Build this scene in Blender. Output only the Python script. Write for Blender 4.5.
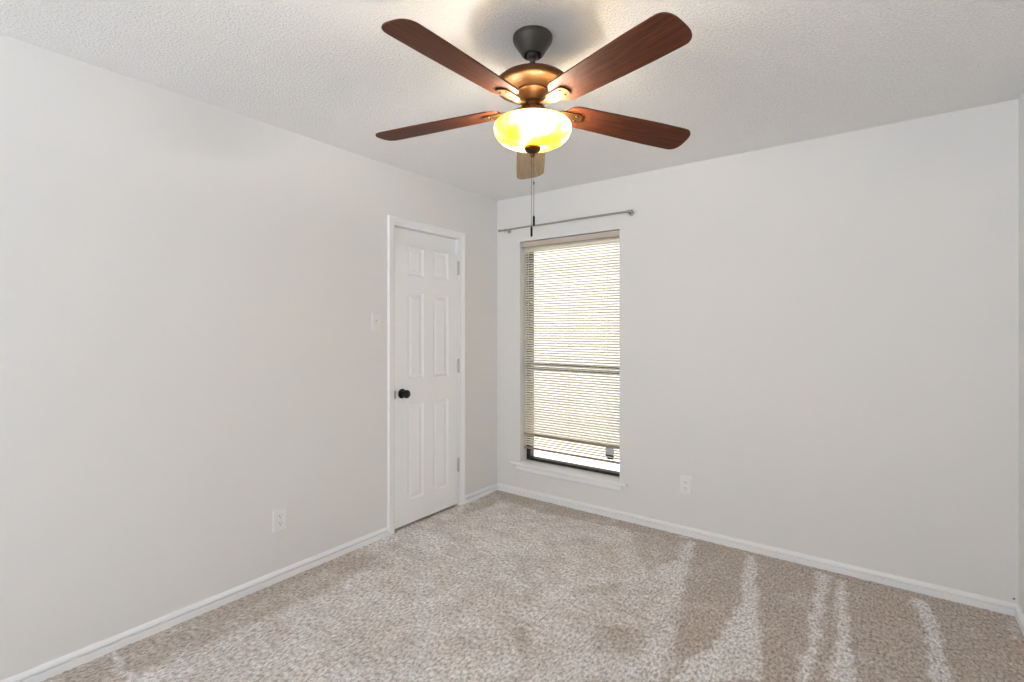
import bpy, bmesh, math, random
from mathutils import Vector, Matrix, noise
R = math.radians
random.seed(4)
sc = bpy.context.scene
for o in list(bpy.data.objects):
    bpy.data.objects.remove(o)

# ------------------------------------------------------------------ camera
F_PX, HORIZON, YAW = 496.6, 329.8, 0.6377
CX, CY, CZ = 2.6026, 0.0, 1.3505          # camera position
W, D, H = 3.128, 3.3047, 2.44             # right wall x, back wall y, ceiling z
FRONT = -2.7                             # the room stays open behind the camera
cd = bpy.data.cameras.new('camera')
cd.sensor_width = 36.0
cd.lens = F_PX / 1024 * 36.0
cd.shift_y = (HORIZON - 341.0) / 1024
cd.clip_start = 0.02
cam = bpy.data.objects.new('camera', cd)
sc.collection.objects.link(cam)
cam.location = (CX, CY, CZ)
cam.rotation_euler = (R(90), 0, YAW)
sc.camera = cam

# ------------------------------------------------------------------ world, exposure
wd = bpy.data.worlds.new('daylight')
sc.world = wd
wd.use_nodes = True
bg = wd.node_tree.nodes['Background']
# sky light graded by direction to balance the room, dimmer and warmer window-side
wn, wl = wd.node_tree.nodes, wd.node_tree.links
tcw = wn.new('ShaderNodeTexCoord'); sep = wn.new('ShaderNodeSeparateXYZ'); mrw = wn.new('ShaderNodeMapRange')
wl.new(tcw.outputs['Generated'], sep.inputs[0]); wl.new(sep.outputs['Y'], mrw.inputs['Value'])
mrw.inputs['From Min'].default_value = -0.2; mrw.inputs['From Max'].default_value = 0.4
mrw.inputs['To Min'].default_value = 1.0; mrw.inputs['To Max'].default_value = 0.85
# lower half of the world brightened, added to throw light up on the ceiling
mrz = wn.new('ShaderNodeMapRange'); mlw = wn.new('ShaderNodeMath'); mlw.operation = 'MULTIPLY'
wl.new(sep.outputs['Z'], mrz.inputs['Value'])
mrz.inputs['From Min'].default_value = -0.35; mrz.inputs['From Max'].default_value = 0.25
mrz.inputs['To Min'].default_value = 2.5; mrz.inputs['To Max'].default_value = 0.80
wl.new(mrw.outputs[0], mlw.inputs[0]); wl.new(mrz.outputs[0], mlw.inputs[1])
mcw = wn.new('ShaderNodeMapRange'); mcw.data_type = 'FLOAT_VECTOR'
wl.new(sep.outputs['Y'], mcw.inputs[6])
mcw.inputs[7].default_value = (-0.2,) * 3; mcw.inputs[8].default_value = (0.4,) * 3
mcw.inputs[9].default_value = (0.915, 0.965, 1.02); mcw.inputs[10].default_value = (1.0, 0.95, 0.87)
wl.new(mcw.outputs[1], bg.inputs[0])
wl.new(mlw.outputs[0], bg.inputs[1])
sc.view_settings.view_transform = 'Standard'
sc.view_settings.look = 'None'
sc.view_settings.gamma = 1.0
sc.view_settings.use_curve_mapping = False
sc.view_settings.exposure = 0.93
sc.cycles.use_denoising = True
sc.cycles.max_bounces = 14
sc.cycles.diffuse_bounces = 10
sc.cycles.transmission_bounces = 8
sc.cycles.transparent_max_bounces = 8
sc.cycles.sample_clamp_indirect = 6

# ------------------------------------------------------------------ materials
def srgb(r, g, b):
    def c(v):
        v /= 255.0
        return v / 12.92 if v <= 0.04045 else ((v + 0.055) / 1.055) ** 2.4
    return (c(r), c(g), c(b), 1)

def mat(name, col, rough=0.5, metal=0.0, spec=0.5, coat=0.0):
    m = bpy.data.materials.new(name)
    m.use_nodes = True
    b = m.node_tree.nodes['Principled BSDF']
    b.inputs['Base Color'].default_value = col
    b.inputs['Roughness'].default_value = rough
    b.inputs['Metallic'].default_value = metal
    b.inputs['Specular IOR Level'].default_value = spec
    b.inputs['Coat Weight'].default_value = coat
    return m

class NT:
    def __init__(s, m):
        s.m = m; s.t = m.node_tree; s.n = s.t.nodes; s.b = s.n['Principled BSDF']
    def new(s, kind, **kw):
        n = s.n.new(kind)
        for k, v in kw.items():
            setattr(n, k, v)
        return n
    def link(s, a, b): s.t.links.new(a, b)
    def coord(s, scale=(1, 1, 1)):
        tc = s.new('ShaderNodeTexCoord'); mp = s.new('ShaderNodeMapping')
        mp.inputs['Scale'].default_value = scale
        s.link(tc.outputs['Object'], mp.inputs['Vector'])
        return mp.outputs['Vector']
    def noise(s, vec, scale, detail=3, rough=0.55):
        n = s.new('ShaderNodeTexNoise')
        n.inputs['Scale'].default_value = scale
        n.inputs['Detail'].default_value = detail
        n.inputs['Roughness'].default_value = rough
        s.link(vec, n.inputs['Vector'])
        return n.outputs['Fac']
    def ramp(s, fac, stops):
        r = s.new('ShaderNodeValToRGB')
        e = r.color_ramp.elements
        while len(e) > 1: e.remove(e[0])
        e[0].position, e[0].color = stops[0]
        for p, c in stops[1:]:
            k = e.new(p); k.color = c
        s.link(fac, r.inputs['Fac'])
        return r.outputs['Color']
    def mix(s, fac, a, b, mode='MIX'):
        n = s.new('ShaderNodeMix', data_type='RGBA', blend_type=mode)
        for sock, v in ((n.inputs[0], fac), (n.inputs[6], a), (n.inputs[7], b)):
            if hasattr(v, 'is_linked'): s.link(v, sock)
            else: sock.default_value = v
        return n.outputs[2]
    def bump(s, height, strength, dist):
        b = s.new('ShaderNodeBump')
        b.inputs['Strength'].default_value = strength
        b.inputs['Distance'].default_value = dist
        s.link(height, b.inputs['Height'])
        s.link(b.outputs['Normal'], s.b.inputs['Normal'])

def wall_paint(name, col):
    m = mat(name, col, 0.55, spec=0.3)
    t = NT(m); v = t.coord()
    t.bump(t.noise(v, 90, 3), 0.12, 0.004)
    return m
M = {}
M['wall'] = wall_paint('wall_paint', (0.81, 0.81, 0.805, 1))
M['trim'] = mat('white_trim_paint', (0.92, 0.93, 0.945, 1), 0.35)
M['door'] = mat('white_door_paint', (0.93, 0.945, 0.965, 1), 0.35)
# ceiling: sprayed knock-down texture
m = mat('textured_ceiling_paint', (0.95, 0.95, 0.95, 1), 0.9, spec=0.1)
t = NT(m); v = t.coord()
n1 = t.ramp(t.noise(v, 100, 4, 0.6), [(0.46, (0, 0, 0, 1)), (0.66, (1, 1, 1, 1))])
n2 = t.noise(v, 150, 2)
add = t.new('ShaderNodeMath', operation='MULTIPLY_ADD'); add.inputs[1].default_value = 0.35
t.link(n2, add.inputs[0]); t.link(n1, add.inputs[2])
t.bump(add.outputs[0], 0.65, 0.007)
M['ceiling'] = m
# carpet: cut pile, lighter where the pile leans away
m = mat('beige_cut_pile_carpet', (0.4, 0.35, 0.3, 1), 1.0, spec=0.0)
t = NT(m); v = t.coord()
at = t.new('ShaderNodeAttribute', attribute_name='nap')
vs = t.coord((1.0, 0.55, 1.0))
fib = t.noise(v, 240, 3, 0.7)
tuft = t.noise(vs, 85, 3, 0.65)
light = t.mix(at.outputs['Fac'], srgb(199, 188, 179), srgb(238, 235, 234))
tf = t.ramp(tuft, [(0.32, (0.50, 0.48, 0.46, 1)), (0.50, (1, 1, 1, 1)), (0.68, (1.42, 1.41, 1.40, 1))])
ff = t.ramp(fib, [(0.30, (0.74, 0.73, 0.72, 1)), (0.55, (1, 1, 1, 1)), (0.75, (1.2, 1.2, 1.2, 1))])
c = t.mix(1.0, light, tf, 'MULTIPLY'); c = t.mix(1.0, c, ff, 'MULTIPLY')
t.link(c, t.b.inputs['Base Color'])
ad = t.new('ShaderNodeMath', operation='ADD'); t.link(tuft, ad.inputs[0]); t.link(fib, ad.inputs[1])
t.bump(ad.outputs[0], 0.4, 0.012)
t.b.inputs['Sheen Weight'].default_value = 0.15
M['carpet'] = m
# dark walnut blades (grain runs along the blade's local X)
m = mat('walnut_blade_veneer', (0.1, 0.03, 0.015, 1), 0.6, spec=0.25, coat=0.04)
t = NT(m); v = t.coord((1.2, 16, 16))
g = t.noise(v, 5.0, 6, 0.65)
t.link(t.ramp(g, [(0.25, srgb(56, 24, 10)), (0.5, srgb(88, 43, 20)), (0.78, srgb(112, 58, 28))]), t.b.inputs['Base Color'])
M['walnut'] = m
m = mat('pale_tan_blade', (0.4, 0.3, 0.2, 1), 0.5, spec=0.3)  # paler tan grain colours for one blade
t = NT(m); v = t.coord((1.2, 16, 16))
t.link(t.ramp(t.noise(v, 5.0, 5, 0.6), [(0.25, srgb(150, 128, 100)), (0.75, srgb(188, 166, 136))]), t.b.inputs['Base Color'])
M['pale_blade'] = m
# oil rubbed bronze
m = mat('oil_rubbed_bronze', (0.1, 0.05, 0.02, 1), 0.46, metal=0.75)
t = NT(m); v = t.coord()
t.link(t.ramp(t.noise(v, 14, 3), [(0.3, (0.085, 0.036, 0.011, 1)), (0.7, (0.145, 0.066, 0.021, 1))]), t.b.inputs['Base Color'])
M['bronze'] = m
M['canopy'] = mat('dark_bronze_canopy', (0.06, 0.052, 0.045, 1), 0.45, metal=0.4)
M['black'] = mat('matte_black_metal', (0.006, 0.006, 0.006, 1), 0.35, metal=0.3)
M['chain'] = mat('antique_brass_chain', (0.13, 0.105, 0.07, 1), 0.5, metal=0.6)
M['nickel'] = mat('brushed_nickel', (0.42, 0.42, 0.40, 1), 0.38, metal=0.85)
M['hinge'] = mat('painted_hinge_metal', (0.55, 0.55, 0.55, 1), 0.4, metal=0.3)
M['strike'] = mat('dull_steel', (0.13, 0.13, 0.13, 1), 0.4, metal=0.7)
M['plastic'] = mat('white_plastic', (0.87, 0.87, 0.87, 1), 0.35)
M['slot'] = mat('dark_slot', (0.15, 0.14, 0.13, 1), 0.6)
M['frame'] = mat('dark_bronze_window_frame', (0.035, 0.03, 0.026, 1), 0.45, metal=0.3)
M['rail'] = mat('tan_blind_rail', (0.36, 0.28, 0.21, 1), 0.45)
M['head'] = mat('cream_headrail', (0.62, 0.54, 0.46, 1), 0.4)
M['cord'] = mat('blind_cord', (0.72, 0.68, 0.60, 1), 0.8)
M['tag'] = mat('grey_sticker', (0.48, 0.48, 0.50, 1), 0.6)
# blind slats: thin cream vinyl that lets some daylight through
m = mat('cream_vinyl_slat', (0.90, 0.87, 0.79, 1), 0.45)
t = NT(m)
tr = t.new('ShaderNodeBsdfTranslucent'); tr.inputs[0].default_value = (0.92, 0.89, 0.80, 1)
mx = t.new('ShaderNodeMixShader'); mx.inputs[0].default_value = 0.22
out = t.n['Material Output']
t.link(t.b.outputs[0], mx.inputs[1]); t.link(tr.outputs[0], mx.inputs[2]); t.link(mx.outputs[0], out.inputs[0])
M['slat'] = m
# window glass
m = mat('window_glass', (1, 1, 1, 1), 0.0)
t = NT(m)
tp = t.new('ShaderNodeBsdfTransparent'); tp.inputs[0].default_value = (0.95, 0.96, 0.95, 1)
gl = t.new('ShaderNodeBsdfGlossy'); gl.inputs['Roughness'].default_value = 0.02
fr = t.new('ShaderNodeFresnel'); fr.inputs[0].default_value = 1.45
mx = t.new('ShaderNodeMixShader')
t.link(fr.outputs[0], mx.inputs[0]); t.link(tp.outputs[0], mx.inputs[1]); t.link(gl.outputs[0], mx.inputs[2])
t.link(mx.outputs[0], t.n['Material Output'].inputs[0])
M['glass'] = m
# alabaster glass bowl, lit from inside
m = mat('amber_alabaster_glass', (0.9, 0.75, 0.35, 1), 0.3)
t = NT(m); v = t.coord()
v.node.inputs['Rotation'].default_value = (0, 0, R(40))  # turned so the pale patch paints in the bulbs' white-hot centre
g = t.noise(v, 7.5, 2)
colr = t.ramp(g, [(0.34, (0.95, 0.70, 0.03, 1)), (0.46, (0.98, 0.80, 0.18, 1)), (0.56, (1.0, 0.95, 0.75, 1))])
tr = t.new('ShaderNodeBsdfTranslucent'); t.link(t.mix(1.0, colr, (0.85, 0.80, 0.85, 1), 'MULTIPLY'), tr.inputs[0])
em = t.new('ShaderNodeEmission'); t.link(colr, em.inputs[0]); em.inputs[1].default_value = 0.25
t.link(colr, t.b.inputs['Base Color'])
mx = t.new('ShaderNodeMixShader'); mx.inputs[0].default_value = 0.6
t.link(t.b.outputs[0], mx.inputs[1]); t.link(tr.outputs[0], mx.inputs[2])
ads = t.new('ShaderNodeAddShader')
t.link(mx.outputs[0], ads.inputs[0]); t.link(em.outputs[0], ads.inputs[1])
t.link(ads.outputs[0], t.n['Material Output'].inputs[0])
M['bowl'] = m

# ------------------------------------------------------------------ helpers
def obj(name, bm, m, parent=None, smooth=False, bevel=0.0, angle=40):
    me = bpy.data.meshes.new(name)
    bmesh.ops.recalc_face_normals(bm, faces=bm.faces)
    bm.to_mesh(me); bm.free()
    me.materials.append(M[m] if isinstance(m, str) else m)
    if smooth:
        for p in me.polygons: p.use_smooth = True
        me.set_sharp_from_angle(angle=R(angle))
    o = bpy.data.objects.new(name, me)
    sc.collection.objects.link(o)
    o.parent = parent
    if bevel:
        b = o.modifiers.new('bevel', 'BEVEL'); b.width = bevel; b.segments = 2; b.limit_method = 'ANGLE'
    return o

def empty(name, loc=(0, 0, 0), rz=0):
    o = bpy.data.objects.new(name, None)
    sc.collection.objects.link(o)
    o.empty_display_size = 0.05
    o.location = loc; o.rotation_euler = (0, 0, rz)
    return o

def tag(o, label=None, cat=None, group=None, kind=None):
    for k, v in (('label', label), ('category', cat), ('group', group), ('kind', kind)):
        if v: o[k] = v
    return o

def struct(o, label=None, cat=None):
    return tag(o, label, cat, kind='structure')

def box(bm, a, b):
    x0, y0, z0 = a; x1, y1, z1 = b
    v = [bm.verts.new(p) for p in ((x0, y0, z0), (x1, y0, z0), (x1, y1, z0), (x0, y1, z0),
                                   (x0, y0, z1), (x1, y0, z1), (x1, y1, z1), (x0, y1, z1))]
    for f in ((0, 3, 2, 1), (4, 5, 6, 7), (0, 1, 5, 4), (1, 2, 6, 5), (2, 3, 7, 6), (3, 0, 4, 7)):
        bm.faces.new([v[i] for i in f])
    return bm

def lathe(bm, prof, seg=48, mtx=Matrix()):
    rings = []
    for r, z in prof:
        if r < 1e-6:
            rings.append([bm.verts.new(mtx @ Vector((0, 0, z)))])
        else:
            rings.append([bm.verts.new(mtx @ Vector((r * math.cos(2 * math.pi * k / seg), r * math.sin(2 * math.pi * k / seg), z))) for k in range(seg)])
    for a, b in zip(rings, rings[1:]):
        for k in range(seg):
            j = (k + 1) % seg
            if len(a) == 1 and len(b) == 1: break
            if len(a) == 1: bm.faces.new((a[0], b[j], b[k]))
            elif len(b) == 1: bm.faces.new((a[k], a[j], b[0]))
            else: bm.faces.new((a[k], a[j], b[j], b[k]))
    return bm

def tube(bm, pts, r, seg=10):
    pts = [Vector(p) for p in pts]
    rings = []
    for i, p in enumerate(pts):
        d = (pts[min(i + 1, len(pts) - 1)] - pts[max(i - 1, 0)]).normalized()
        up = Vector((0, 0, 1)) if abs(d.z) < 0.9 else Vector((1, 0, 0))
        u = d.cross(up).normalized(); w = d.cross(u)
        rings.append([bm.verts.new(p + (u * math.cos(2 * math.pi * k / seg) + w * math.sin(2 * math.pi * k / seg)) * r) for k in range(seg)])
    for a, b in zip(rings, rings[1:]):
        for k in range(seg):
            bm.faces.new((a[k], a[(k + 1) % seg], b[(k + 1) % seg], b[k]))
    bm.faces.new(rings[0]); bm.faces.new(rings[-1][::-1])
    return bm

def sweep(bm, prof, path):
    """prof = list of (out, z); path = list of (point_on_wall, outward vector) mitred at corners"""
    rings = [[bm.verts.new(Vector(p) + Vector(n) * o + Vector((0, 0, z))) for o, z in prof] for p, n in path]
    for a, b in zip(rings, rings[1:]):
        for k in range(len(prof)):
            j = (k + 1) % len(prof)
            bm.faces.new((a[k], a[j], b[j], b[k]))
    bm.faces.new(rings[0][::-1]); bm.faces.new(rings[-1])
    return bm

def prism(bm, outline, z0, z1, fn=lambda v: v):
    lo = [bm.verts.new(fn(Vector((x, y, z0)))) for x, y in outline]
    hi = [bm.verts.new(fn(Vector((x, y, z1)))) for x, y in outline]
    bm.faces.new(lo[::-1]); bm.faces.new(hi)
    n = len(outline)
    for k in range(n):
        bm.faces.new((lo[k], lo[(k + 1) % n], hi[(k + 1) % n], hi[k]))
    return bm

B = bmesh.new
AX_X = Matrix.Rotation(R(90), 4, 'Y')      # lathe axis -> +X (out of the left wall)
AX_NY = Matrix.Rotation(R(90), 4, 'X')     # lathe axis -> -Y (out of the back wall)

# ------------------------------------------------------------------ room shell
T = 0.17
DY0, DY1, DZ1 = 2.178, 2.834, 2.062        # door opening in the left wall
WX0, WX1, WZ0, WZ1 = 0.235, 1.109, 0.245, 2.071   # window opening in the back wall

# floor: carpet pile grid with the vacuum marks as a nap attribute
LIGHT_STREAKS = []
def floor_pt(px, py):
    th = math.atan((px - 512) / F_PX) - YAW
    Z = CZ * F_PX / (py - HORIZON)
    d = Z / math.cos(th + YAW)
    return (CX + d * math.sin(th), CY + d * math.cos(th))
# outlines of the brushed patches on the floor, in metres
marks = [  # (value added to the nap, outline)
    (1.0, [(744, 552), (755, 556), (758, 604), (763, 682), (668, 682), (690, 660), (723, 631), (741, 598)]),
    (1.0, [(817, 571), (832, 575), (821, 619), (808, 700), (794, 700), (811, 619)]),
    (1.0, [(834, 577), (845, 580), (848, 619), (859, 700), (829, 700), (836, 619)]),
    (1.0, [(909, 596), (929, 602), (941, 634), (957, 700), (929, 700), (927, 634)]),
    (0.7, [(1006, 615), (1016, 620), (1020, 640), (1008, 640)]),
    (0.7, [(612, 517), (617, 520), (601, 537), (596, 536)]),
    (0.8, [(112, 650), (120, 648), (137, 690), (122, 690)]),
    (0.8, [(690, 540), (696, 541), (686, 573), (680, 606), (664, 606), (662, 575)]),
]
darks = [
    (0.6, [(587, 640), (600, 626), (630, 624), (648, 640), (640, 652), (600, 655)]),
    (0.6, [(508, 630), (522, 627), (536, 652), (522, 660)]),
    (0.6, [(630, 528), (688, 540), (676, 560), (650, 572), (636, 552)]),
    (0.8, [(500, 488), (700, 538), (640, 532), (580, 520), (540, 512), (500, 500)]),
    (0.5, [(565, 588), (625, 583), (620, 594), (575, 598)]),
    (0.7, [(470, 504), (500, 488), (520, 494), (490, 506), (462, 514)]),
]
def to_floor(lst): return [(v, [floor_pt(*p) for p in poly]) for v, poly in lst]
marks, darks = to_floor(marks), to_floor(darks)
def sdf(p, poly):
    inside = False; best = 9.0
    n = len(poly)
    for i in range(n):
        ax, ay = poly[i]; bx, by = poly[(i + 1) % n]
        if (ay > p[1]) != (by > p[1]) and p[0] < (bx - ax) * (p[1] - ay) / (by - ay) + ax: inside = not inside
        ex, ey = bx - ax, by - ay
        tt = max(0, min(1, ((p[0] - ax) * ex + (p[1] - ay) * ey) / (ex * ex + ey * ey + 1e-12)))
        best = min(best, math.hypot(ax + ex * tt - p[0], ay + ey * tt - p[1]))
    return best if inside else -best
def smooth(a, b, x):
    x = max(0.0, min(1.0, (x - a) / (b - a))); return x * x * (3 - 2 * x)
bbs = [(min(q[0] for q in poly) - .1, max(q[0] for q in poly) + .1, min(q[1] for q in poly) - .1, max(q[1] for q in poly) + .1) for _, poly in marks + darks]
BAND_A, BAND_B = floor_pt(694, 541), floor_pt(664, 690)   # right of this line the pile lies dark
def nap(x, y):
    w = noise.noise(Vector((x * 22, y * 22, 3))) * 0.018
    w2 = noise.noise(Vector((x * 8, y * 8, 13))) * 0.022
    q = (x + w + w2, y + noise.noise(Vector((x * 22, y * 22, 9))) * 0.018 - w2)
    big = noise.noise(Vector((x * 3.4, y * 3.4, 0))) * 0.28 + noise.noise(Vector((x * 9, y * 9, 5))) * 0.42 + noise.noise(Vector((x * 24, y * 24, 1))) * 0.32
    val = 0.68 + big
    # brushed darker side along the back wall to the right
    s = (BAND_B[0] - BAND_A[0]) * (q[1] - BAND_A[1]) - (BAND_B[1] - BAND_A[1]) * (q[0] - BAND_A[0])
    s /= math.hypot(BAND_B[0] - BAND_A[0], BAND_B[1] - BAND_A[1])
    val -= 0.72 * smooth(-0.035, 0.045, s)
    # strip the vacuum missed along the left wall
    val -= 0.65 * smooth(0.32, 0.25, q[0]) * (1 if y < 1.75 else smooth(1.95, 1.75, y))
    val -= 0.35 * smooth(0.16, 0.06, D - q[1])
    for i, (v, poly) in enumerate(marks + darks):
        bb = bbs[i]
        if bb[0] < x < bb[1] and bb[2] < y < bb[3]:
            k = smooth(-0.010, 0.012, sdf(q, poly))
            if i < len(marks): val = val + (0.92 + big * 0.5 - val) * k * v if val < 0.8 else val
            else: val -= k * v * 0.65
    return max(0.0, min(1.0, val))
bm = B()
step = 0.0125
nx, ny = int((W + 0.24) / step), int((D + 0.1 - FRONT) / step)
lay = bm.verts.layers.float.new('nap')
grid = []
for j in range(ny + 1):
    row = []
    for i in range(nx + 1):
        x, y = -0.12 + (W + 0.24) * i / nx, FRONT + (D + 0.1 - FRONT) * j / ny
        h = (noise.noise(Vector((x * 60, y * 60, 0))) * 0.6 + random.uniform(-1, 1) * 0.5) * 0.0028
        vv = bm.verts.new((x, y, h)); vv[lay] = nap(x, y)
        row.append(vv)
    grid.append(row)
for j in range(ny):
    for i in range(nx):
        bm.faces.new((grid[j][i], grid[j][i + 1], grid[j + 1][i + 1], grid[j + 1][i]))
rim = [grid[0][i] for i in range(nx + 1)] + [grid[j][nx] for j in range(1, ny + 1)] + [grid[ny][i] for i in range(nx - 1, -1, -1)] + [grid[j][0] for j in range(ny - 1, 0, -1)]
low = [bm.verts.new((v.co.x, v.co.y, -0.06)) for v in rim]
for k in range(len(rim)):
    bm.faces.new((rim[k], low[k], low[(k + 1) % len(rim)], rim[(k + 1) % len(rim)]))
bm.faces.new(low)
struct(obj('floor', bm, 'carpet', smooth=True, angle=80), 'beige cut pile carpet with pale vacuum streaks', 'floor')

struct(obj('ceiling', box(B(), (-T, FRONT, H), (W + T, D + T, H + 0.1)), 'ceiling'), 'white sprayed texture ceiling', 'ceiling')
bm = B()
box(bm, (-T, FRONT, -0.06), (0, DY0, H)); box(bm, (-T, DY1, -0.06), (0, D + T, H)); box(bm, (-T, DY0, DZ1), (0, DY1, H))
struct(obj('wall_left', bm, 'wall'), 'white painted wall with the closed panel door', 'wall')
bm = B()
box(bm, (0, D, -0.06), (WX0, D + T, H)); box(bm, (WX1, D, -0.06), (W, D + T, H))
box(bm, (WX0, D, WZ1), (WX1, D + T, H)); box(bm, (WX0, D, -0.06), (WX1, D + T, WZ0))
struct(obj('wall_back', bm, 'wall'), 'white painted wall with the narrow window', 'wall')
struct(obj('wall_right', box(B(), (W, FRONT, -0.06), (W + T, D + T, H)), 'wall'), 'white wall at the right edge of the room', 'wall')
# unseen box added behind the door to keep the gap under it dark
bm = B()
box(bm, (-0.95, DY0 - 0.2, -0.06), (-0.9, DY1 + 0.2, H)); box(bm, (-0.9, DY0 - 0.25, -0.06), (-T, DY0 - 0.2, H))
box(bm, (-0.9, DY1 + 0.2, -0.06), (-T, DY1 + 0.25, H)); box(bm, (-0.9, DY0 - 0.2, H - 0.05), (-T, DY1 + 0.2, H))
box(bm, (-0.9, DY0 - 0.2, -0.06), (-0.12, DY1 + 0.2, -0.02))
struct(obj('wall_unseen_box', bm, 'wall'), 'unseen box added behind the panel door to keep its gap dark', 'wall')

# baseboards
prof = [(0, 0), (0.0155, 0), (0.0155, 0.0295), (0.0145, 0.0300), (0.0015, 0.0300), (0.0015, 0.0392), (0.0145, 0.0392), (0.0152, 0.041), (0.0145, 0.045), (0.011, 0.051), (0.006, 0.0575), (0, 0.0575)]
CAS0, CAS1 = 2.136, 2.885
def bb_left(y0, y1, m0=0, m1=0):
    bm = B()
    rings = []
    for y, m_ in ((y0, m0), (y1, m1)):
        rings.append([bm.verts.new((o, y + m_ * o, z - (0.01 if z == 0 else 0))) for o, z in prof])
    n = len(prof)
    for k in range(n): bm.faces.new((rings[0][k], rings[0][(k + 1) % n], rings[1][(k + 1) % n], rings[1][k]))
    bm.faces.new(rings[0]); bm.faces.new(rings[1][::-1])
    return bm
bm = bb_left(FRONT, CAS0)
b2 = bb_left(CAS1, D, 0, -1)
me2 = bpy.data.meshes.new('tmp'); b2.to_mesh(me2); b2.free(); bm.from_mesh(me2); bpy.data.meshes.remove(me2)
struct(obj('baseboard_left', bm, 'trim', smooth=True, angle=25), 'white baseboard along the door wall', 'baseboard')
def bb_back():
    bm = B(); rings = []
    for x, s in ((0, 1), (W, -1)):
        rings.append([bm.verts.new((x + s * o, D - o, z - (0.01 if z == 0 else 0))) for o, z in prof])
    n = len(prof)
    for k in range(n): bm.faces.new((rings[0][k], rings[0][(k + 1) % n], rings[1][(k + 1) % n], rings[1][k]))
    bm.faces.new(rings[0]); bm.faces.new(rings[1][::-1])
    return bm
struct(obj('baseboard_back', bb_back(), 'trim', smooth=True, angle=25), 'white baseboard along the window wall', 'baseboard')
bm = B(); rings = []
for y, s in ((FRONT, 0), (D, -1)):
    rings.append([bm.verts.new((W - o, y + s * o, z - (0.01 if z == 0 else 0))) for o, z in prof])
for k in range(len(prof)): bm.faces.new((rings[0][k], rings[0][(k + 1) % len(prof)], rings[1][(k + 1) % len(prof)], rings[1][k]))
bm.faces.new(rings[0]); bm.faces.new(rings[1][::-1])
struct(obj('baseboard_right', bm, 'trim', smooth=True, angle=25), 'white baseboard along the right wall', 'baseboard')

# ------------------------------------------------------------------ door
# casing: stepped profile mitred round the opening
bm = B()
cw = 0.057
cpro = [(0, 0), (0, 0.013), (0.005, 0.018), (0.017, 0.018), (0.021, 0.013), (0.024, 0.0125), (0.034, 0.0135), (0.038, 0.0085), (0.052, 0.008), (cw, 0.005), (cw, 0)]   # (inward, out)
ZT = 2.105
rings = []
for k in range(4):
    ring = []
    for i, o in cpro:
        y = CAS0 + i if k < 2 else CAS1 - i - (0.005 if i > 0.05 else 0)
        z = -0.01 if k in (0, 3) else ZT - i
        ring.append(bm.verts.new((o, y, z)))
    rings.append(ring)
n = len(cpro)
for a, b in zip(rings, rings[1:]):
    for k in range(n): bm.faces.new((a[k], a[(k + 1) % n], b[(k + 1) % n], b[k]))
bm.faces.new(rings[0]); bm.faces.new(rings[-1][::-1])
struct(obj('trim_1', bm, 'trim', smooth=True, angle=20), 'white stepped casing around the panel door', 'trim')
# jamb lining with stop
bm = B()
box(bm, (-T, DY0, -0.01), (0.001, DY0 + 0.014, DZ1)); box(bm, (-T, DY1 - 0.014, -0.01), (0.001, DY1, DZ1)); box(bm, (-T, DY0 + .014, DZ1 - 0.014), (0.001, DY1 - .014, DZ1))
box(bm, (-0.062, DY0 + .014, -0.01), (-0.045, DY0 + .028, DZ1 - .014)); box(bm, (-0.062, DY1 - .028, -0.01), (-0.045, DY1 - .014, DZ1 - .014)); box(bm, (-0.062, DY0 + .028, DZ1 - 0.028), (-0.045, DY1 - .028, DZ1 - .014))
struct(obj('trim_2', bm, 'trim'), 'white jamb lining the door opening', 'trim')

P0, P1, PZ0, PZ1 = 2.195, 2.8135, 0.021, 2.0445
cols = [(2.309, 2.456), (2.551, 2.706)]
rows = [(0.178, 0.837), (1.010, 1.606), (1.724, 1.919)]
bm = B()
xf = 0.003
ys = [P0, cols[0][0], cols[0][1], cols[1][0], cols[1][1], P1]
zs = [PZ0] + [z for r in rows for z in r] + [PZ1]
vs = {(i, j): bm.verts.new((xf, y, z)) for i, y in enumerate(ys) for j, z in enumerate(zs)}
def ring_pts(y0, y1, z0, z1, ins, dep):
    return [bm.verts.new((xf + dep, y, z)) for y, z in ((y0 + ins, z0 + ins), (y1 - ins, z0 + ins), (y1 - ins, z1 - ins), (y0 + ins, z1 - ins))]
for i in range(5):
    for j in range(6):
        q = [vs[i, j], vs[i + 1, j], vs[i + 1, j + 1], vs[i, j + 1]]
        if i in (1, 3) and j in (1, 3, 5):
            y0, y1, z0, z1 = ys[i], ys[i + 1], zs[j], zs[j + 1]
            prev = q
            for ins, dep in ((0.004, -0.004), (0.012, -0.009), (0.017, -0.0095), (0.040, -0.003), (0.044, -0.0025)):
                cur = ring_pts(y0, y1, z0, z1, ins, dep)
                for k in range(4): bm.faces.new((prev[k], prev[(k + 1) % 4], cur[(k + 1) % 4], cur[k]))
                prev = cur
            bm.faces.new(prev)
        else:
            bm.faces.new(q)
back = [bm.verts.new((xf - 0.035, y, z)) for y, z in ((P0, PZ0), (P1, PZ0), (P1, PZ1), (P0, PZ1))]
bm.faces.new(back[::-1])
edge = [[vs[i, 0] for i in range(6)], [vs[5, j] for j in range(8)], [vs[i, 7] for i in range(5, -1, -1)], [vs[0, j] for j in range(7, -1, -1)]]
for k, e in enumerate(edge): bm.faces.new(e + [back[(k + 1) % 4], back[k]])
door = obj('door_1', bm, 'door')
struct(door, 'closed white six panel door with black knob', 'door')
KY, KZ = 2.256, 0.919
bm = B()
kp = [(0, -0.002), (0.0325, -0.002), (0.0325, 0.004), (0.030, 0.008), (0.016, 0.011), (0.0125, 0.016), (0.0125, 0.026), (0.018, 0.031), (0.0255, 0.037), (0.0282, 0.045), (0.0275, 0.054), (0.022, 0.061), (0.012, 0.0645), (0, 0.0655)]
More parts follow.
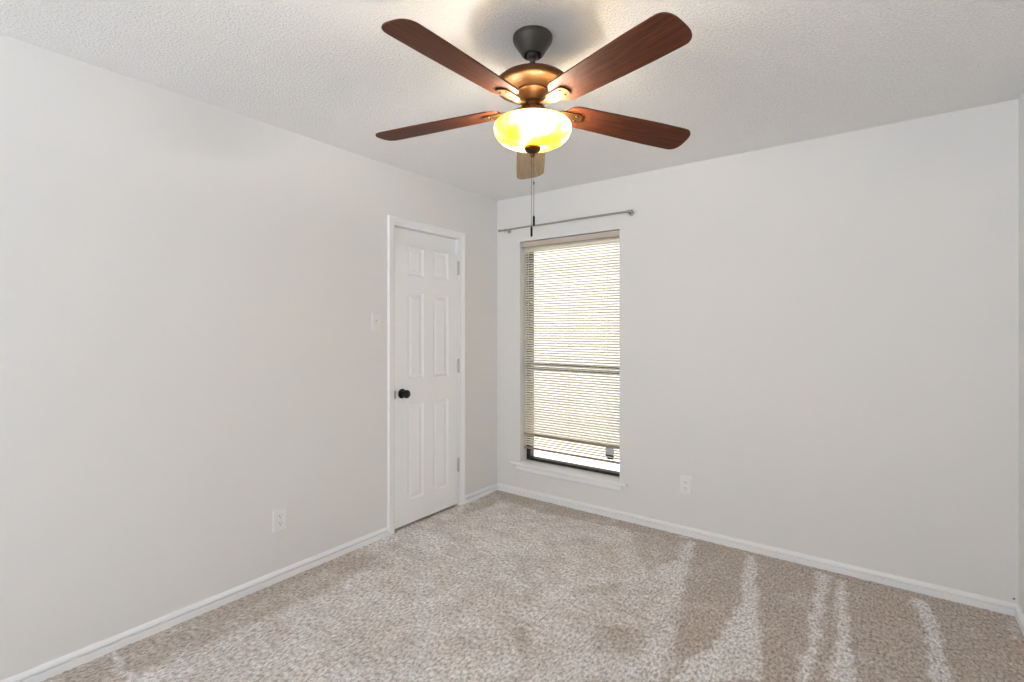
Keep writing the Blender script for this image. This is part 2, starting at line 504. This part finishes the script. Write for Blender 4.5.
lathe(bm, kp, 40, Matrix.Translation((xf + 0.001, KY, KZ)) @ AX_X)
k = obj('door_knob', bm, 'black', door, True); tag(k, 'round matte black door knob')
bm = box(B(), (-0.028, P0 - 0.0045, KZ - 0.03), (xf + 0.0065, P0 + 0.0008, KZ + 0.026))
k = obj('strike_plate', bm, 'strike', door); tag(k, 'dull steel latch plate')
for hz in (1.823, 1.075, 0.316):
    bm = B()
    tube(bm, [(xf + 0.004, P1 + 0.0018, hz - 0.05), (xf + 0.004, P1 + 0.0018, hz + 0.05)], 0.0062, 12)
    tube(bm, [(xf + 0.004, P1 + 0.0018, hz - 0.056), (xf + 0.004, P1 + 0.0018, hz - 0.05)], 0.0042, 12)
    tube(bm, [(xf + 0.004, P1 + 0.0018, hz + 0.05), (xf + 0.004, P1 + 0.0018, hz + 0.056)], 0.0042, 12)
    box(bm, (-0.022, P1 - 0.009, hz - 0.05), (xf + 0.0015, P1 + 0.001, hz + 0.05))
    k = obj('hinge', bm, 'hinge', door, True); tag(k, 'painted grey hinge')

# ------------------------------------------------------------------ window
YG = D + 0.115            # glazing plane
win = empty('window_1', (0.672, D + 0.1, 0.27))
struct(win, 'narrow single hung window behind the blind', 'window')
def wpart(name, bm, m, lab=None, **kw):
    o = obj(name, bm, m, win, **kw)
    o.matrix_parent_inverse = Matrix.Translation(-Vector(win.location))
    if lab: tag(o, lab)
    return o
X0, X1, Z0, Z1 = WX0, WX1, 0.27, WZ1
fw = 0.036
bm = B()
for a, b in (((X0, D + .095, Z0), (X0 + fw, D + .155, Z1)), ((X1 - fw, D + .095, Z0), (X1, D + .155, Z1)),
             ((X0 + fw, D + .095, Z0), (X1 - fw, D + .155, Z0 + .022)), ((X0 + fw, D + .095, Z1 - .03), (X1 - fw, D + .155, Z1))): box(bm, a, b)
wpart('window_frame', bm, 'frame', 'dark bronze metal window frame', bevel=0.002)
bm = B(); box(bm, (X0 + fw, D + .10, 1.022), (X1 - fw, D + .125, 1.047)); box(bm, (X0 + fw, D + .112, 1.052), (X1 - fw, D + .14, 1.078))
wpart('meeting_rail', bm, 'frame', 'dark meeting rail of the two sashes', bevel=0.002)
wpart('window_glass', box(B(), (X0 + fw, D + .118, Z0 + .022), (X1 - fw, D + .122, Z1 - .03)), 'glass')
# stool with rounded nose and moulded apron
bm = B()
nose = [(0.095, 0), (-0.034, 0), (-0.040, -0.003), (-0.043, -0.010), (-0.041, -0.018), (-0.034, -0.024), (0.0, -0.024), (0.095, -0.024)]
def ext(bm, prof, x0, x1, z):
    a = [bm.verts.new((x0, D + y, z + q)) for y, q in prof]; b = [bm.verts.new((x1, D + y, z + q)) for y, q in prof]
    for k in range(len(prof)): bm.faces.new((a[k], a[(k + 1) % len(prof)], b[(k + 1) % len(prof)], b[k]))
    bm.faces.new(a); bm.faces.new(b[::-1])
ext(bm, [p for p in nose if p[0] <= 0], 0.172, WX0, 0.271); ext(bm, nose, WX0, WX1, 0.271); ext(bm, [p for p in nose if p[0] <= 0], WX1, 1.172, 0.271)
wpart('window_sill', bm, 'trim', 'white rounded window stool', smooth=True, angle=30)
bm = B()
ext(bm, [(0, 0), (-0.013, 0), (-0.013, -0.012), (-0.017, -0.020), (-0.017, -0.036), (-0.012, -0.044), (0, -0.046)], 0.205, 1.128, 0.247)
wpart('sill_apron', bm, 'trim', 'white moulded apron under the stool', smooth=True, angle=30)

# ------------------------------------------------------------------ blind
BY = D + 0.052
bl = empty('window_blind', (0.672, BY, 2.07))
tag(bl, 'cream horizontal mini blind lowered in the window recess', 'blind')
def bpart(name, bm, m, lab=None, **kw):
    o = obj(name, bm, m, bl, **kw)
    o.matrix_parent_inverse = Matrix.Translation(-Vector(bl.location))
    if lab: tag(o, lab)
    return o
BX0, BX1 = 0.243, 1.102
bm = B()
ext(bm, [(0.022, 0), (0.018, 0.0), (0.018, -0.004), (0.022, -0.024), (0.026, -0.040), (0.074, -0.040), (0.074, 0)], BX0, BX1, 2.066)
bpart('headrail', bm, 'head', 'tan metal headrail')
bpart('headrail_shade_line', box(B(), (BX0, BY - .035, 2.020), (BX1, BY - .024, 2.0255)), 'rail', 'painted shade line under the headrail')  # tan strip stands in for the shade line below the headrail
bm = B()
PITCH, SW, TILT = 0.0198, 0.0255, R(33)
def slat(bm, z, tilt, dx=0.0, skew=0.0):
    pr = []
    for k in range(5):
        u = (k / 4 - 0.5) * SW
        bow = 0.0022 * (1 - (2 * k / 4 - 1) ** 2)
        pr.append((u * math.cos(tilt) - bow * math.sin(tilt), u * math.sin(tilt) + bow * math.cos(tilt)))
    th = 0.0006
    top = [(y, q) for y, q in pr]; botm = [(y, q - th) for y, q in reversed(pr)]
    ring = top + botm
    a = [bm.verts.new((BX0 + 0.003 + dx, BY + y, z + q)) for y, q in ring]
    b = [bm.verts.new((BX1 - 0.003 + dx, BY + y, z + q + skew)) for y, q in ring]
    for k in range(len(ring)): bm.faces.new((a[k], a[(k + 1) % len(ring)], b[(k + 1) % len(ring)], b[k]))
    bm.faces.new(a); bm.faces.new(b[::-1])
z = 2.014
slat_z = []
while z > 0.508:
    tl = TILT - R(8) * (2.0 - z) / 1.5 + R(random.uniform(-1.5, 1.5))
    if z > 1.98: tl = R(58)
    elif z > 1.90: tl = R(28)
    if abs(z - 1.745) < 0.011: tl = R(24)
    slat(bm, z, tl, random.uniform(-.001, .001), random.uniform(-.0012, .0012)); slat_z.append(z)
    z -= PITCH
z = 0.487
while z > 0.402:
    slat(bm, z, R(15), random.uniform(-.001, .001), random.uniform(-.0012, .0012)); z -= 0.0185
bpart('slats', bm, 'slat', smooth=True, angle=50)
bm = box(B(), (BX0 + .002, BY - .013, 0.377), (BX1 - .002, BY + .013, 0.391))
bpart('bottom_rail', bm, 'rail', 'tan bottom rail', bevel=0.003)
bm = box(B(), (BX0 + .002, BY - .013, 0.492), (BX1 - .002, BY + .013, 0.507))  # plain tan bar across the blind
bpart('lower_bar', bm, 'rail', 'tan bar above the last slats', bevel=0.003)
for cx in (0.345, 0.672, 1.0):
    bm = B()
    for dy in (-.0135, .0135):
        tube(bm, [(cx, BY + dy, 2.03), (cx, BY + dy, 0.385)], 0.0008, 6)
    for zz in slat_z: tube(bm, [(cx, BY - .0135, zz - .009), (cx, BY + .0135, zz + .008)], 0.0005, 4)
    bpart('ladder_cord', bm, 'cord')
bm = B()
tube(bm, [(0.300, BY - 0.026, 2.022), (0.299, BY - 0.024, 1.8), (0.296, BY - 0.020, 1.25)], 0.0032, 6)
tube(bm, [(0.300, BY - 0.020, 2.040), (0.300, BY - 0.028, 2.022)], 0.002, 6)
bpart('tilt_wand', bm, 'cord', 'thin clear tilt wand')
bm = B(); box(bm, (0.985, BY - .0205, 0.434), (1.05, BY - .0185, 0.490))
tg = bpart('sticker', bm, 'tag', 'grey sticker hanging on the lower slats')
bm = B(); box(bm, (0.985, BY - .0225, 0.426), (1.05, BY - .0206, 0.436)); box(bm, (0.997, BY - .0215, 0.405), (1.045, BY - .0180, 0.417))
o = obj('sticker_band', bm, 'frame', tg)
tag(o, 'black band on the sticker')

# ------------------------------------------------------------------ curtain rod
RZ, RY = 2.170, D - 0.062
rod = empty('curtain_rod', (0.64, RY, RZ))
tag(rod, 'thin brushed nickel curtain rod above the window blind', 'curtain rod')
def rpart(name, bm, m='nickel', **kw):
    o = obj(name, bm, m, rod, smooth=True, **kw)
    o.matrix_parent_inverse = Matrix.Translation(-Vector(rod.location)); return o
bm = tube(B(), [(0.085, RY, RZ), (0.68, RY, RZ)], 0.0062, 14); tube(bm, [(0.66, RY, RZ), (1.207, RY, RZ)], 0.0075, 14)
rpart('rod', bm)
for x, s in ((0.085, -1), (1.207, 1)):
    bm = B()
    mt = Matrix.Translation((x, RY, RZ)) @ Matrix.Rotation(R(90) * s, 4, 'Y')
    lathe(bm, [(0.0075, -0.004), (0.0095, -0.002), (0.0095, 0.006), (0.006, 0.009), (0.008, 0.011), (0.0115, 0.014), (0.012, 0.018), (0.010, 0.022), (0.005, 0.025), (0, 0.0255)], 20, mt)
    rpart('finial', bm)
for x in (0.128, 1.200):
    bm = B()
    lathe(bm, [(0, -0.001), (0.019, -0.001), (0.019, 0.003), (0.016, 0.006), (0.0055, 0.008), (0.0055, 0.06), (0, 0.06)], 20, Matrix.Translation((x, D, RZ)) @ AX_NY)
    lathe(bm, [(0.0078, -0.006), (0.0105, -0.006), (0.0105, 0.006), (0.0078, 0.006)], 20, Matrix.Translation((x, RY, RZ)) @ Matrix.Rotation(R(90), 4, 'Y'))
    tube(bm, [(x, RY, RZ - 0.009), (x, RY, RZ - 0.022)], 0.003, 8)
    rpart('bracket', bm)

# ------------------------------------------------------------------ switch and outlets
def plate_bm(w=0.070, h=0.115):
    bm = B()
    pr = [(1.0, -0.001), (1.0, 0.0055), (0.95, 0.0072), (0.86, 0.0074)]
    prev = None
    for s, z in pr:
        dx = (1 - s) * w / 2 * 1.0
        cur = [bm.verts.new((x * (w / 2 - dx), y * (h / 2 - dx), z)) for x, y in ((-1, -1), (1, -1), (1, 1), (-1, 1))]
        if prev:
            for k in range(4): bm.faces.new((prev[k], prev[(k + 1) % 4], cur[(k + 1) % 4], cur[k]))
        else: bm.faces.new(cur[::-1])
        prev = cur
    bm.faces.new(prev)
    return bm
def orient(o, wall):
    # local x -> along wall, y -> up, z -> out of wall
    if wall == 'left': o.rotation_euler = Matrix(((0, 0, 1), (1, 0, 0), (0, 1, 0))).to_euler()
    else: o.rotation_euler = Matrix(((1, 0, 0), (0, 0, -1), (0, 1, 0))).to_euler()
def screw(bm, x, y, z): lathe(bm, [(0, z + 0.0012), (0.0025, z + 0.001), (0.0034, z - 0.001)], 12, Matrix.Translation((x, y, 0)))

sw = empty('light_switch', (0, 2.043, 1.400)); orient(sw, 'left')
tag(sw, 'white toggle light switch on the wall beside the door casing', 'light switch')
obj('wall_plate', plate_bm(), 'plastic', sw)
bm = B(); box(bm, (-0.0055, -0.0125, 0.006), (0.0055, 0.0125, 0.0084))
obj('toggle_slot', bm, 'hinge', sw)
bm = B(); prism(bm, [(-0.004, -0.005), (0.004, -0.005), (0.004, 0.006), (-0.004, 0.006)], 0.007, 0.019, lambda v: Vector((v.x, v.y - (v.z - 0.007) * 0.7, v.z)))
obj('toggle', bm, 'plastic', sw)
for y in (-0.030, 0.030):
    bm = B(); screw(bm, 0, y, 0.0074); obj('screw', bm, 'plastic', sw, True)

def outlet(name, loc, wall, label):
    r = empty(name, loc); orient(r, wall)
    tag(r, label, 'electrical outlet', 'duplex wall outlets near the floor')
    obj('wall_plate', plate_bm(0.074, 0.118), 'plastic', r)
    for y in (-0.0195, 0.0195):
        bm = B()
        pts = []
        for k in range(32):
            a = 2 * math.pi * k / 32
            pts.append((0.0172 * math.cos(a), y + max(-0.0135, min(0.0135, 0.0172 * math.sin(a)))))
        prism(bm, pts, 0.006, 0.0093)
        f = obj('receptacle', bm, 'plastic', r)
        bm = B()
        box(bm, (-0.0075, y - 0.001, 0.009), (-0.0052, y + 0.0075, 0.0096)); box(bm, (0.0052, y, 0.009), (0.0072, y + 0.0068, 0.0096))
        lathe(bm, [(0, 0.0096), (0.0027, 0.0096), (0.0027, 0.009)], 12, Matrix.Translation((0, y - 0.0075, 0)))
        obj('socket_holes', bm, 'slot', f)
    bm = B(); screw(bm, 0, 0, 0.0074); obj('screw', bm, 'plastic', r, True)
    return r
outlet('electrical_outlet', (0, 1.406, 0.327), 'left', 'white duplex outlet on the wall left of the door')
outlet('electrical_outlet', (1.578, D, 0.330), 'back', 'white duplex outlet on the wall right of the window')
bm = lathe(B(), [(0, 0.006), (0.0035, 0.005), (0.0045, 0.003), (0.0028, 0.002), (0.0028, -0.003)], 14, Matrix.Translation((3.112, D, 0.078)) @ AX_NY)
tag(obj('nail', bm, 'slot', None, True), 'tiny dark nail head just above the baseboard in the far right corner', 'nail')

# ------------------------------------------------------------------ ceiling fan
FZ = 1.845
FXC = (532.6 - 512) * FZ / F_PX
rt = Vector((math.cos(YAW), math.sin(YAW), 0)); fd = Vector((-math.sin(YAW), math.cos(YAW), 0))
hub = Vector((CX, CY, 0)) + rt * FXC + fd * FZ
fan = empty('ceiling_fan', (hub.x, hub.y, H))
tag(fan, 'five blade walnut ceiling fan with bronze motor and lit glass bowl', 'ceiling fan')
zc = H - CZ                                     # heights below are given above the eye
def hz(h): return h - zc                        # -> local z, 0 at the ceiling
# everything below the ball joint hangs a little out of plumb
pivot = Vector((0, 0, -0.062))
TILTM = Matrix()
sag = rt * -1.2 + fd * -2.2                     # the blade set sits a little out of level
pb = Vector((0, 0, 0.826 - zc))
TILTB = Matrix.Translation(pb) @ Matrix.Rotation(R(sag.length), 4, sag.cross(Vector((0, 0, 1)))) @ Matrix.Translation(-pb)
def fpart(name, bm, m, parent=fan, tilt=True, lab=None, rot=None, **kw):
    o = obj(name, bm, m, parent, **kw)
    if parent is fan:
        o.matrix_local = TILTB @ rot if rot else TILTM
    if lab: tag(o, lab)
    return o
bm = lathe(B(), [(0, 0), (0.070, 0), (0.0735, -0.004), (0.0735, -0.014), (0.071, -0.022), (0.060, -0.038), (0.048, -0.056), (0.041, -0.068), (0.036, -0.072), (0.031, -0.070), (0.030, -0.062), (0, -0.058)], 48)
fpart('canopy', bm, 'canopy', tilt=False, smooth=True, lab='dark bell shaped ceiling canopy')
bm = lathe(B(), [(0, -0.058), (0.018, -0.060), (0.024, -0.068), (0.022, -0.078), (0.0105, -0.086), (0.0105, -0.150), (0, -0.150)], 32)
fpart('downrod', bm, 'canopy', smooth=True)
bm = lathe(B(), [(0, hz(.958)), (0.030, hz(.957)), (0.033, hz(.950)), (0.060, hz(.946)), (0.095, hz(.938)), (0.122, hz(.926)), (0.136, hz(.914)), (0.1395, hz(.905)), (0.1385, hz(.897)), (0.134, hz(.893)),
                 (0.128, hz(.891)), (0.100, hz(.888)), (0.075, hz(.888)), (0.058, hz(.889)), (0.0562, hz(.886)), (0.0555, hz(.882)), (0.050, hz(.879)), (0.042, hz(.866)), (0.034, hz(.854)), (0.032, hz(.848)), (0.0335, hz(.844)), (0.0335, hz(.838)), (0, hz(.838))], 64)
fpart('motor_housing', bm, 'bronze', smooth=True, angle=30, lab='bronze motor housing')
bm = lathe(B(), [(0, hz(.838)), (0.036, hz(.838)), (0.041, hz(.834)), (0.041, hz(.826)), (0.040, hz(.823)), (0.048, hz(.819)), (0.056, hz(.812)), (0.060, hz(.802)), (0.062, hz(.790)), (0.062, hz(.782)), (0, hz(.780))], 48)
fpart('light_fitter', bm, 'bronze', smooth=True, angle=30, lab='bronze light kit fitter')

HB = 0.826                                      # blade height at the hub
PIT, DROOP = R(-11.5), 0.052
def outline_blade():
    pts = []
    r0, r1 = 0.124, 0.659
    # CCW edge first (y>0), root to tip, slight asymmetric corner rounding
    half = lambda r: 0.056 + (0.068 - 0.056) * min(1, (r - r0) / 0.36)
    for k in range(9):
        a = math.pi / 2 * k / 8
        pts.append((r0 + 0.055 - 0.055 * math.cos(a), half(r0 + .05) * math.sin(a)))
    for r in (0.25, 0.32, 0.40, 0.50, 0.57): pts.append((r, half(r)))
    for k in range(14):
        a = math.pi / 2 * (1 - k / 13)
        pts.append((r1 - 0.052 + 0.052 * max(0, math.cos(a)) ** 0.72, 0.068 * max(0, math.sin(a)) ** 0.72))
    low = [(x, -y) for x, y in pts[1:-1]]
    return pts + low[::-1]
def pitch(v, s=1.0):
    # pitched about its own long axis, drooping to the tip; root curve eased
    c, q = math.cos(PIT * s), math.sin(PIT * s)
    return Vector((v.x, v.y * c - v.z * q, v.y * q + v.z * c + hz(HB) - DROOP * v.x))
bm_blade = B(); prism(bm_blade, outline_blade(), -0.003, 0.003, pitch)
def iron_bm():
    bm = B()
    # plate under the blade root with a rounded end, then an arm to the hub
    pl = [(0.095, -0.013), (0.112, -0.024), (0.178, -0.026), (0.190, -0.022), (0.196, -0.012), (0.199, 0), (0.196, 0.012), (0.190, 0.022), (0.178, 0.026), (0.112, 0.024), (0.095, 0.013)]
    prism(bm, pl, -0.0085, -0.0032, pitch)
    a = []
    for x, y, dz, t_ in ((0.034, 0.011, 0.004, 0.004), (0.060, 0.012, -0.002, 0.004), (0.085, 0.013, -0.005, 0.0035), (0.100, 0.0145, -0.006, 0.003)):
        s = max(0, min(1, (x - 0.034) / 0.076))
        a.append([bm.verts.new(pitch(Vector((x, yy, zz)), s)) for yy, zz in ((-y, dz - t_), (y, dz - t_), (y, dz + t_), (-y, dz + t_))])
    for p, q in zip(a, a[1:]):
        for k in range(4): bm.faces.new((p[k], p[(k + 1) % 4], q[(k + 1) % 4], q[k]))
    bm.faces.new(a[0][::-1]); bm.faces.new(a[-1])
    return bm
def screw_bm(x, y):
    p = pitch(Vector((x, y, -0.0085)))
    return lathe(B(), [(0, -0.003), (0.004, -0.002), (0.0055, 0.001)], 12, Matrix.Translation(p) @ Matrix.Rotation(PIT, 4, 'X'))
PH = YAW + R(16.6)
blade0 = None
for k in range(5):
    rot = Matrix.Rotation(PH + k * 2 * math.pi / 5, 4, 'Z')
    if k == 0:
        b0 = fpart('blade', bm_blade, 'walnut', rot=rot, bevel=0.0012)
        i0 = obj('blade_iron', iron_bm(), 'bronze', b0, bevel=0.001)
        kids = [i0] + [obj('screw', screw_bm(x, y), 'bronze', b0, True) for x, y in ((0.130, 0), (0.172, 0.013), (0.172, -0.013))]
    else:
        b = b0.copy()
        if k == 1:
            b.data = b0.data.copy(); b.data.materials[0] = M['pale_blade']; b['label'] = 'pale tan blade pointing at the window'
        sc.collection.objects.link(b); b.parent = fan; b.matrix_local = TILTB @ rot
        for ch in kids:
            c_ = ch.copy(); sc.collection.objects.link(c_); c_.parent = b

# glass bowl, open at the top
bp = [(0.126, .765), (0.136, .763), (0.1415, .757), (0.1435, .748), (0.142, .735), (0.135, .719), (0.120, .703), (0.099, .692), (0.074, .685), (0.045, .681), (0.012, .679)]
bi = [(max(r - 0.004, .012), h + (0.004 if h < .74 else 0.002 if h < .76 else -0.001)) for r, h in bp][::-1]
bm = lathe(B(), [(r, hz(h)) for r, h in bp] + [(r, hz(h)) for r, h in bi] + [(bp[0][0], hz(bp[0][1]))], 64)
bowl = fpart('glass_bowl', bm, 'bowl', smooth=True, angle=60, lab='glowing amber alabaster glass bowl')
bm = lathe(B(), [(0.012, hz(.690)), (0.030, hz(.679)), (0.0315, hz(.672)), (0.027, hz(.664)), (0.018, hz(.658)), (0.0085, hz(.655)), (0.0085, hz(.648)), (0.006, hz(.642)), (0, hz(.640))], 32)
fpart('finial', bm, 'bronze', smooth=True, lab='bronze finial under the bowl')
bm = lathe(B(), [(0, hz(.77)), (0.006, hz(.77)), (0.006, hz(.68)), (0, hz(.68))], 12)
fpart('centre_stem', bm, 'bronze')
# bulbs
for k in range(3):
    a = PH + R(30) + k * 2 * math.pi / 3
    ld = bpy.data.lights.new('bulb', 'POINT'); ld.energy = 3.4; ld.color = (1.0, 0.945, 0.87); ld.shadow_soft_size = 0.03
    lo = bpy.data.objects.new('bulb', ld); sc.collection.objects.link(lo); lo.parent = fan
    lo.matrix_local = TILTM @ Matrix.Translation((0.055 * math.cos(a), 0.055 * math.sin(a), hz(0.757)))
# two pull chains with dark fobs, hanging plumb
for dx, dy, ztop, zf in ((-0.004, 0.000, .643, .384), (0.0045, 0.002, .643, .424)):
    p = rt * dx + fd * dy
    bm = B()
    z = ztop
    while z > zf:
        lathe(bm, [(0, hz(z) + .0016), (0.0012, hz(z) + .0009), (0.0012, hz(z) - .0009), (0, hz(z) - .0016)], 6, Matrix.Translation(p)); z -= 0.0034
    tube(bm, [p + Vector((0, 0, hz(ztop))), p + Vector((0, 0, hz(zf)))], 0.0006, 5)
    if dx > 0: lathe(bm, [(0, hz(.552)), (0.003, hz(.549)), (0.003, hz(.541)), (0, hz(.538))], 12, Matrix.Translation(p))
    c_ = fpart('pull_chain', bm, 'chain', tilt=False, smooth=True)
    bm = lathe(B(), [(0, hz(zf) + .001), (0.0022, hz(zf)), (0.0042, hz(zf) - .006), (0.0042, hz(zf) - .034), (0.0030, hz(zf) - .038), (0, hz(zf) - .039)], 14, Matrix.Translation(p))
    o = obj('fob', bm, 'black', c_, True); tag(o, 'small black cylinder fob')
